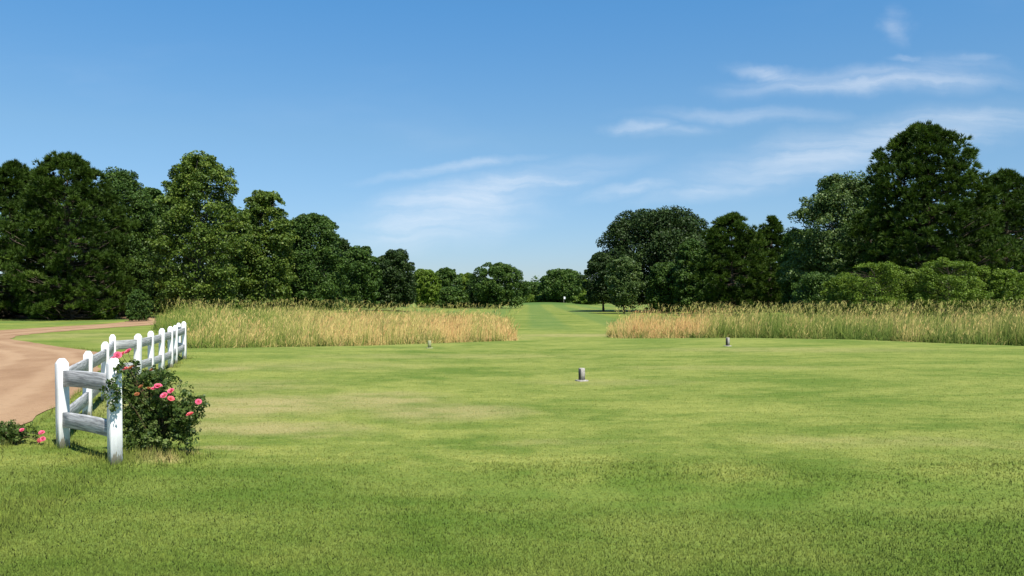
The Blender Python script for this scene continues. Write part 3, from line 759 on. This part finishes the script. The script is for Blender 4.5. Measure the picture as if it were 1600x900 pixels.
broadleaf('broadleaf_tree', 1030, 115, 325, 100, 'oak', 'huge dark oak dominating the right end of the fairway', 'tree', GR, 'dome', 1.0, 42000, 2.2, 60, 19, lobe=.21)
broadleaf('broadleaf_tree', 943, 112, 394, 34, 'oak', 'dark drooping oak at the fairway edge of the right trees', 'tree', GR, 'dome', 1.4, 14000, 1.9, 26, 20, lobe=.3)
broadleaf('broadleaf_tree', 975, 100, 401, 29, 'silver', 'small grey green round tree in front of the huge dark oak', 'tree', GR, 'round', 1.1, 10000, 1.8, 24, 21)
broadleaf('broadleaf_tree', 1082, 100, 371, 34, 'elm', 'mid green tree between the huge oak and the right pines', 'tree', GR, 'egg', .4, 14000, 2.1, 28, 22)
broadleaf('broadleaf_tree', 1040, 104, 410, 34, 'elm', 'low mid green tree under the huge oak', 'tree', GR, 'dome', .3, 11000, 2.1, 24, 23)
pine('pine_tree', 1144, 88, 334, 52, 'bushy round topped pine in the middle of the right tree line', GR, 'dome', .6, 80, 11, 24, needle=.42)
pine('pine_tree', 1202, 92, 340, 34, 'narrower pine squeezed beside the round topped pine', GR, 'egg', .5, 64, 10, 25, needle=.42)
broadleaf('broadleaf_tree', 1318, 76, 268, 86, 'silver', 'tall pale leaved tree left of the giant right pine', 'tree', GR, 'egg', .5, 34000, 2.3, 48, 26, 'greybark', .25, gap=.14)
broadleaf('broadleaf_tree', 1248, 82, 352, 32, 'elm', 'lower broadleaf tree at the foot of the pale leaved tree', 'tree', GR, 'dome', .4, 14000, 2.2, 26, 27)
pine('pine_tree', 1452, 60, 192, 100, 'giant dark pine, the tallest tree on the right', GR, 'dome', .8, 130, 13, 28, needle=.36)
pine('pine_tree', 1572, 64, 262, 80, 'dark pine cut off by the right edge of the picture', GR, 'egg', .6, 80, 11, 29)
pine('pine_tree', 1365, 68, 330, 50, 'short pine hugging the left side of the giant pine', GR, 'dome', .5, 60, 10, 30)
GB = 'trees in the second row behind'
for k, (px, z, top, hw, lab) in enumerate((
        (60, 92, 276, 70, 'dark tree behind the far left pine'), (262, 95, 300, 60, 'dark tree showing between the elm dip and the tall gum'), (365, 96, 318, 56, 'dark tree between the two leafy gums'),
        (526, 112, 372, 40, 'dark tree behind the right shoulder of the left trees'), (150, 100, 290, 70, 'dark tree behind the gap of the two left pines'),
        (1110, 128, 372, 46, 'dark tree behind the gap between oak and round topped pine'), (1176, 122, 358, 44, 'dark tree behind the two middle pines'), (1262, 110, 358, 50, 'dark tree behind the foot of the pale leaved tree'),
        (1352, 104, 318, 50, 'dark tree behind the short pine'), (1420, 100, 340, 60, 'dark tree low behind the left half of the giant pine'), (1520, 96, 300, 60, 'dark tree behind the gap right of the giant pine'), (1590, 96, 290, 50, 'dark tree at the far right edge'))):
    broadleaf('broadleaf_tree', px, z, top, hw, 'oak' if k % 2 else 'elm', lab, 'tree', GB, 'dome', .3, 11000, 2.4, 24, 60+k, lobe=.3)
GS = 'bushes below the trees'
broadleaf('shrub', 1480, 52, 402, 60, 'lime', 'bright yellow green bush below the giant pine', 'bush', GS, 'dome', .1, 15000, 1.7, 48, 31, lobe=.17, gap=.2)
broadleaf('shrub', 1366, 54, 408, 60, 'lime', 'wide light green bush left of the brightest bush on the right', 'bush', GS, 'dome', .1, 13000, 1.7, 48, 32, lobe=.17, gap=.22)
broadleaf('shrub', 1568, 53, 420, 46, 'lime', 'green bush at the right edge behind the tall grass', 'bush', GS, 'dome', .1, 10000, 1.8, 36, 33, lobe=.2)
broadleaf('shrub', 1280, 62, 424, 44, 'elm', 'dark green bush at the foot of the pale leaved tree', 'bush', GS, 'dome', .1, 9000, 1.9, 26, 34)
broadleaf('shrub', 76, 66, 474, 30, 'lime', 'low lit bush under the dark pine at the left edge', 'bush', GS, 'dome', .02, 4000, 1.8, 16, 41)
broadleaf('shrub', 160, 66, 480, 26, 'lime', 'low leafy bush at the bend of the gravel path', 'bush', GS, 'dome', .02, 3500, 1.8, 14, 42)
broadleaf('shrub', 217, 60, 452, 20, 'elm', 'upright bush where the tall grass meets the dark trees', 'bush', GS, 'egg', .05, 4500, 1.8, 18, 43)
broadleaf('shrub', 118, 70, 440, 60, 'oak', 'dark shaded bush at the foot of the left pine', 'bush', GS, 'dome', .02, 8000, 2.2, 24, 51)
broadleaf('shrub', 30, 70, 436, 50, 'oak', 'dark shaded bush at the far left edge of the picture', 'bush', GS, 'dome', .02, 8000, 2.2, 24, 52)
broadleaf('shrub', 1322, 56, 424, 40, 'lime', 'low ragged bush left of the wide light green bush', 'bush', GS, 'egg', .05, 7000, 1.7, 30, 53, lobe=.2)
broadleaf('shrub', 1424, 55, 414, 34, 'lime', 'narrow bush filling the gap between the two brightest bushes', 'bush', GS, 'egg', .05, 7000, 1.7, 30, 54, lobe=.2)
broadleaf('shrub', 1528, 54, 412, 36, 'lime', 'upright light bush right of the brightest bush', 'bush', GS, 'egg', .05, 7000, 1.7, 30, 55, lobe=.2)
broadleaf('shrub', 846, 222, 461, 36, 'lime', 'low yellow green bush behind the raised green', 'bush', GS, 'dome', .05, 5000, 1.7, 20, 44)
broadleaf('shrub', 920, 200, 458, 24, 'lime', 'low green bush right of the flag', 'bush', GS, 'dome', .05, 4000, 1.7, 16, 45)
broadleaf('shrub', 700, 150, 448, 40, 'elm', 'dark hedge like bush under the far left trees', 'bush', GS, 'dome', .05, 6000, 1.9, 22, 46)
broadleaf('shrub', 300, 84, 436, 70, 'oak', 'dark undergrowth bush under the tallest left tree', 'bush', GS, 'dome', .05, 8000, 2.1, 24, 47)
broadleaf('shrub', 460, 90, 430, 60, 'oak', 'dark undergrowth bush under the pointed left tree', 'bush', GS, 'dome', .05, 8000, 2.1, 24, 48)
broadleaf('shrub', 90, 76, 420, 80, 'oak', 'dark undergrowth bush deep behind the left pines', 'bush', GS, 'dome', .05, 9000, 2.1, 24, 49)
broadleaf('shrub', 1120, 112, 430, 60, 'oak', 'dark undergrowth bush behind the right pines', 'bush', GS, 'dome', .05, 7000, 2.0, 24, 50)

def far_woods():
    rng = np.random.default_rng(77); mb = MB()
    for i in range(150):
        px = -500+2600*i/149+rng.uniform(-12, 12); z = rng.uniform(290, 330); x, y = at(px, z); g = float(ground(x, y))
        r = rng.uniform(4, 7); h = rng.uniform(6, 9.5); n = 420
        d = rdir(n, rng); d[:, 2] = np.abs(d[:, 2])
        p = np.array([x, y, g]) + d*np.array([r, r*.8, h])*(.55+.45*rng.random(n)[:, None]**.5)*(.8+.4*vnoise(d[:, :1]*5+i, d[:, 2:]*5))
        leaves(mb, p, unit(d*.6+rdir(n, rng)*.6+np.array([0, 0, .4])), 1.0*(.6+.8*rng.random(n)), np.clip(.4+.25*rng.normal(size=n)+.2*(i % 3-1), 0, 1), rng)
    tag(mb.build('far_woods', M['elm']), 'low line of distant woods along the horizon', 'woods', kind='stuff')
far_woods()
# ------------------------------------------------------------------ grass, fence, roses, markers
ff_l = (np.array([-31, -12.4, -10.6, -6, -3, -.1]), np.array([60, 31, 29.6, 31.6, 33.4, 35]))
ff_r = (np.array([4.9, 6.5, 10, 14, 17, 20, 30]), np.array([41, 39.2, 38.4, 37.5, 35.4, 33, 31]))
tall_grass(LEFT_P, lambda x, y: np.interp(x/y*F+800, [220, 380, 470, 790], [.28, .34, .60, .74]), lambda x, y: np.interp(x/y*F+800, [220, 350, 600, 790], [1.42, 1.36, 1.38, 1.34]), 170, 62, ff_l, 61,
           'golden tall grass left of the fairway behind the white fence', .026)
tall_grass(RIGHT_P, lambda x, y: np.interp(x/y*F+800, [955, 1060, 1150, 1540], [.92, .80, .34, .36]), lambda x, y: np.interp(x/y*F+800, [955, 1100, 1300, 1560], [1.34, 1.40, 1.46, 1.55]), 170, 75, ff_r, 62,
           'green and straw tall grass right of the fairway below the pines')
make_fence()
lawn()

BX, BY = -3.70, 8.72
def rl(px, py, y): return ((px-800)/F*y-BX, y-BY, EYE-(py-467)/F*y-float(ground(BX, BY)))
shape = [(-.10, .05, .34, .30, .26, .30), (.14, -.02, .30, .26, .24, .26), (-.18, .02, .62, .17, .18, .20), (.08, .0, .52, .24, .22, .20), (.33, -.04, .42, .15, .16, .14), (-.30, -.05, .58, .10, .14, .26), (-.05, .12, .74, .16, .14, .10), (.44, -.02, .50, .07, .08, .06), (-.25, 0, .84, .06, .06, .10), (-.02, .06, .16, .26, .2, .14), (-.18, -.64, .66, .09, .06, .16), (-.12, -.6, .9, .05, .05, .08)]
bl = [(rl(200, 549, 8.7), .040, 'pink'), (rl(184, 555, 8.6), .042, 'pink'), (rl(191, 553, 8.75), .034, 'coral'), (rl(177, 560, 8.65), .034, 'pink'), (rl(204, 575, 8.6), .034, 'faded'), (rl(196, 576, 8.7), .03, 'coral'),
      (rl(247, 603, 8.45), .040, 'pink'), (rl(240, 607, 8.45), .030, 'pink'), (rl(256, 618, 8.42), .038, 'pink'), (rl(267, 611, 8.45), .037, 'pink'), (rl(267, 623, 8.42), .036, 'coral'),
      (rl(310, 628, 8.58), .034, 'pink'), (rl(297, 647, 8.42), .038, 'coral'), (rl(214, 616, 8.45), .028, 'faded'), (rl(220, 604, 8.5), .026, 'faded'), (rl(233, 607, 8.5), .026, 'faded'), (rl(237, 578, 8.9), .026, 'faded')]
shape += [(-.06, -.08, .14, .30, .22, .16), (.18, -.08, .14, .24, .2, .14), (-.24, -.06, .3, .14, .16, .26)]
rose_bush((BX, BY, float(ground(BX, BY))), shape, bl, 4600, 'bushy pink rose in bloom leaning on the flaking near fence post', 7, [(-.3, 0, .8), (-.2, .1, .9), (.3, 0, .5), (.4, -.1, .5), (.1, .1, .7), (-.1, -.1, .6), (.2, .15, .4), (-.35, -.1, .5), (-.2, -.62, .74)])
BX, BY = -5.62, 9.45
shape2 = [(-.10, 0, .13, .20, .18, .12), (.13, 0, .12, .10, .10, .10)]
bl2 = [(rl(65, 676, 9.4), .034, 'pink'), (rl(67, 686, 9.35), .030, 'pink'), (rl(62, 688, 9.4), .028, 'coral'), (rl(34, 672, 9.4), .030, 'pink')]
rose_bush((BX, BY, 0), shape2, bl2, 520, 'small low rose bush left of the fence near the path', 8, [(-.2, 0, .2), (.1, 0, .2), (0, .1, .18)])

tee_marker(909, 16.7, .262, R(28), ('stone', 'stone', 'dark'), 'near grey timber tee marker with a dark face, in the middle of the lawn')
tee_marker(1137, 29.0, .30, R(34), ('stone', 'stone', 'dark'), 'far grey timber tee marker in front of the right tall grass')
tee_marker(671, 27.8, .26, R(20), ('pale', 'pale', None), 'pale tee marker in front of the golden left grass')
fx, fyy = at(881, 209); fg = float(ground(fx, fyy))
fr = empty('flagstick', (fx, fyy, fg)); tag(fr, 'thin pole with a small white flag on the distant green', 'flagstick')
mb = MB(); mb.tube([(0, 0, -.1), (0, 0, .8), (0, 0, 1.6)], [.02, .018, .014], 8); mb.build('pole', M['pole'], fr, True)
mb = MB(); gxs = np.linspace(0, .46, 8); rws = []
for side in (0, 1):
    for zf in (1.58, 1.0): rws.append(np.stack([.02+gxs*.85, .06*np.sin(gxs*9)+side*.006, zf-gxs*.12], -1))
v = np.concatenate(rws); q = []
for s in (0, 1):
    for i in range(7): a = s*16+i; q.append([a, a+1, a+9, a+8] if s == 0 else [a+8, a+9, a+1, a])
mb.add(v, q); mb.build('flag', M['flag'], fr, True)
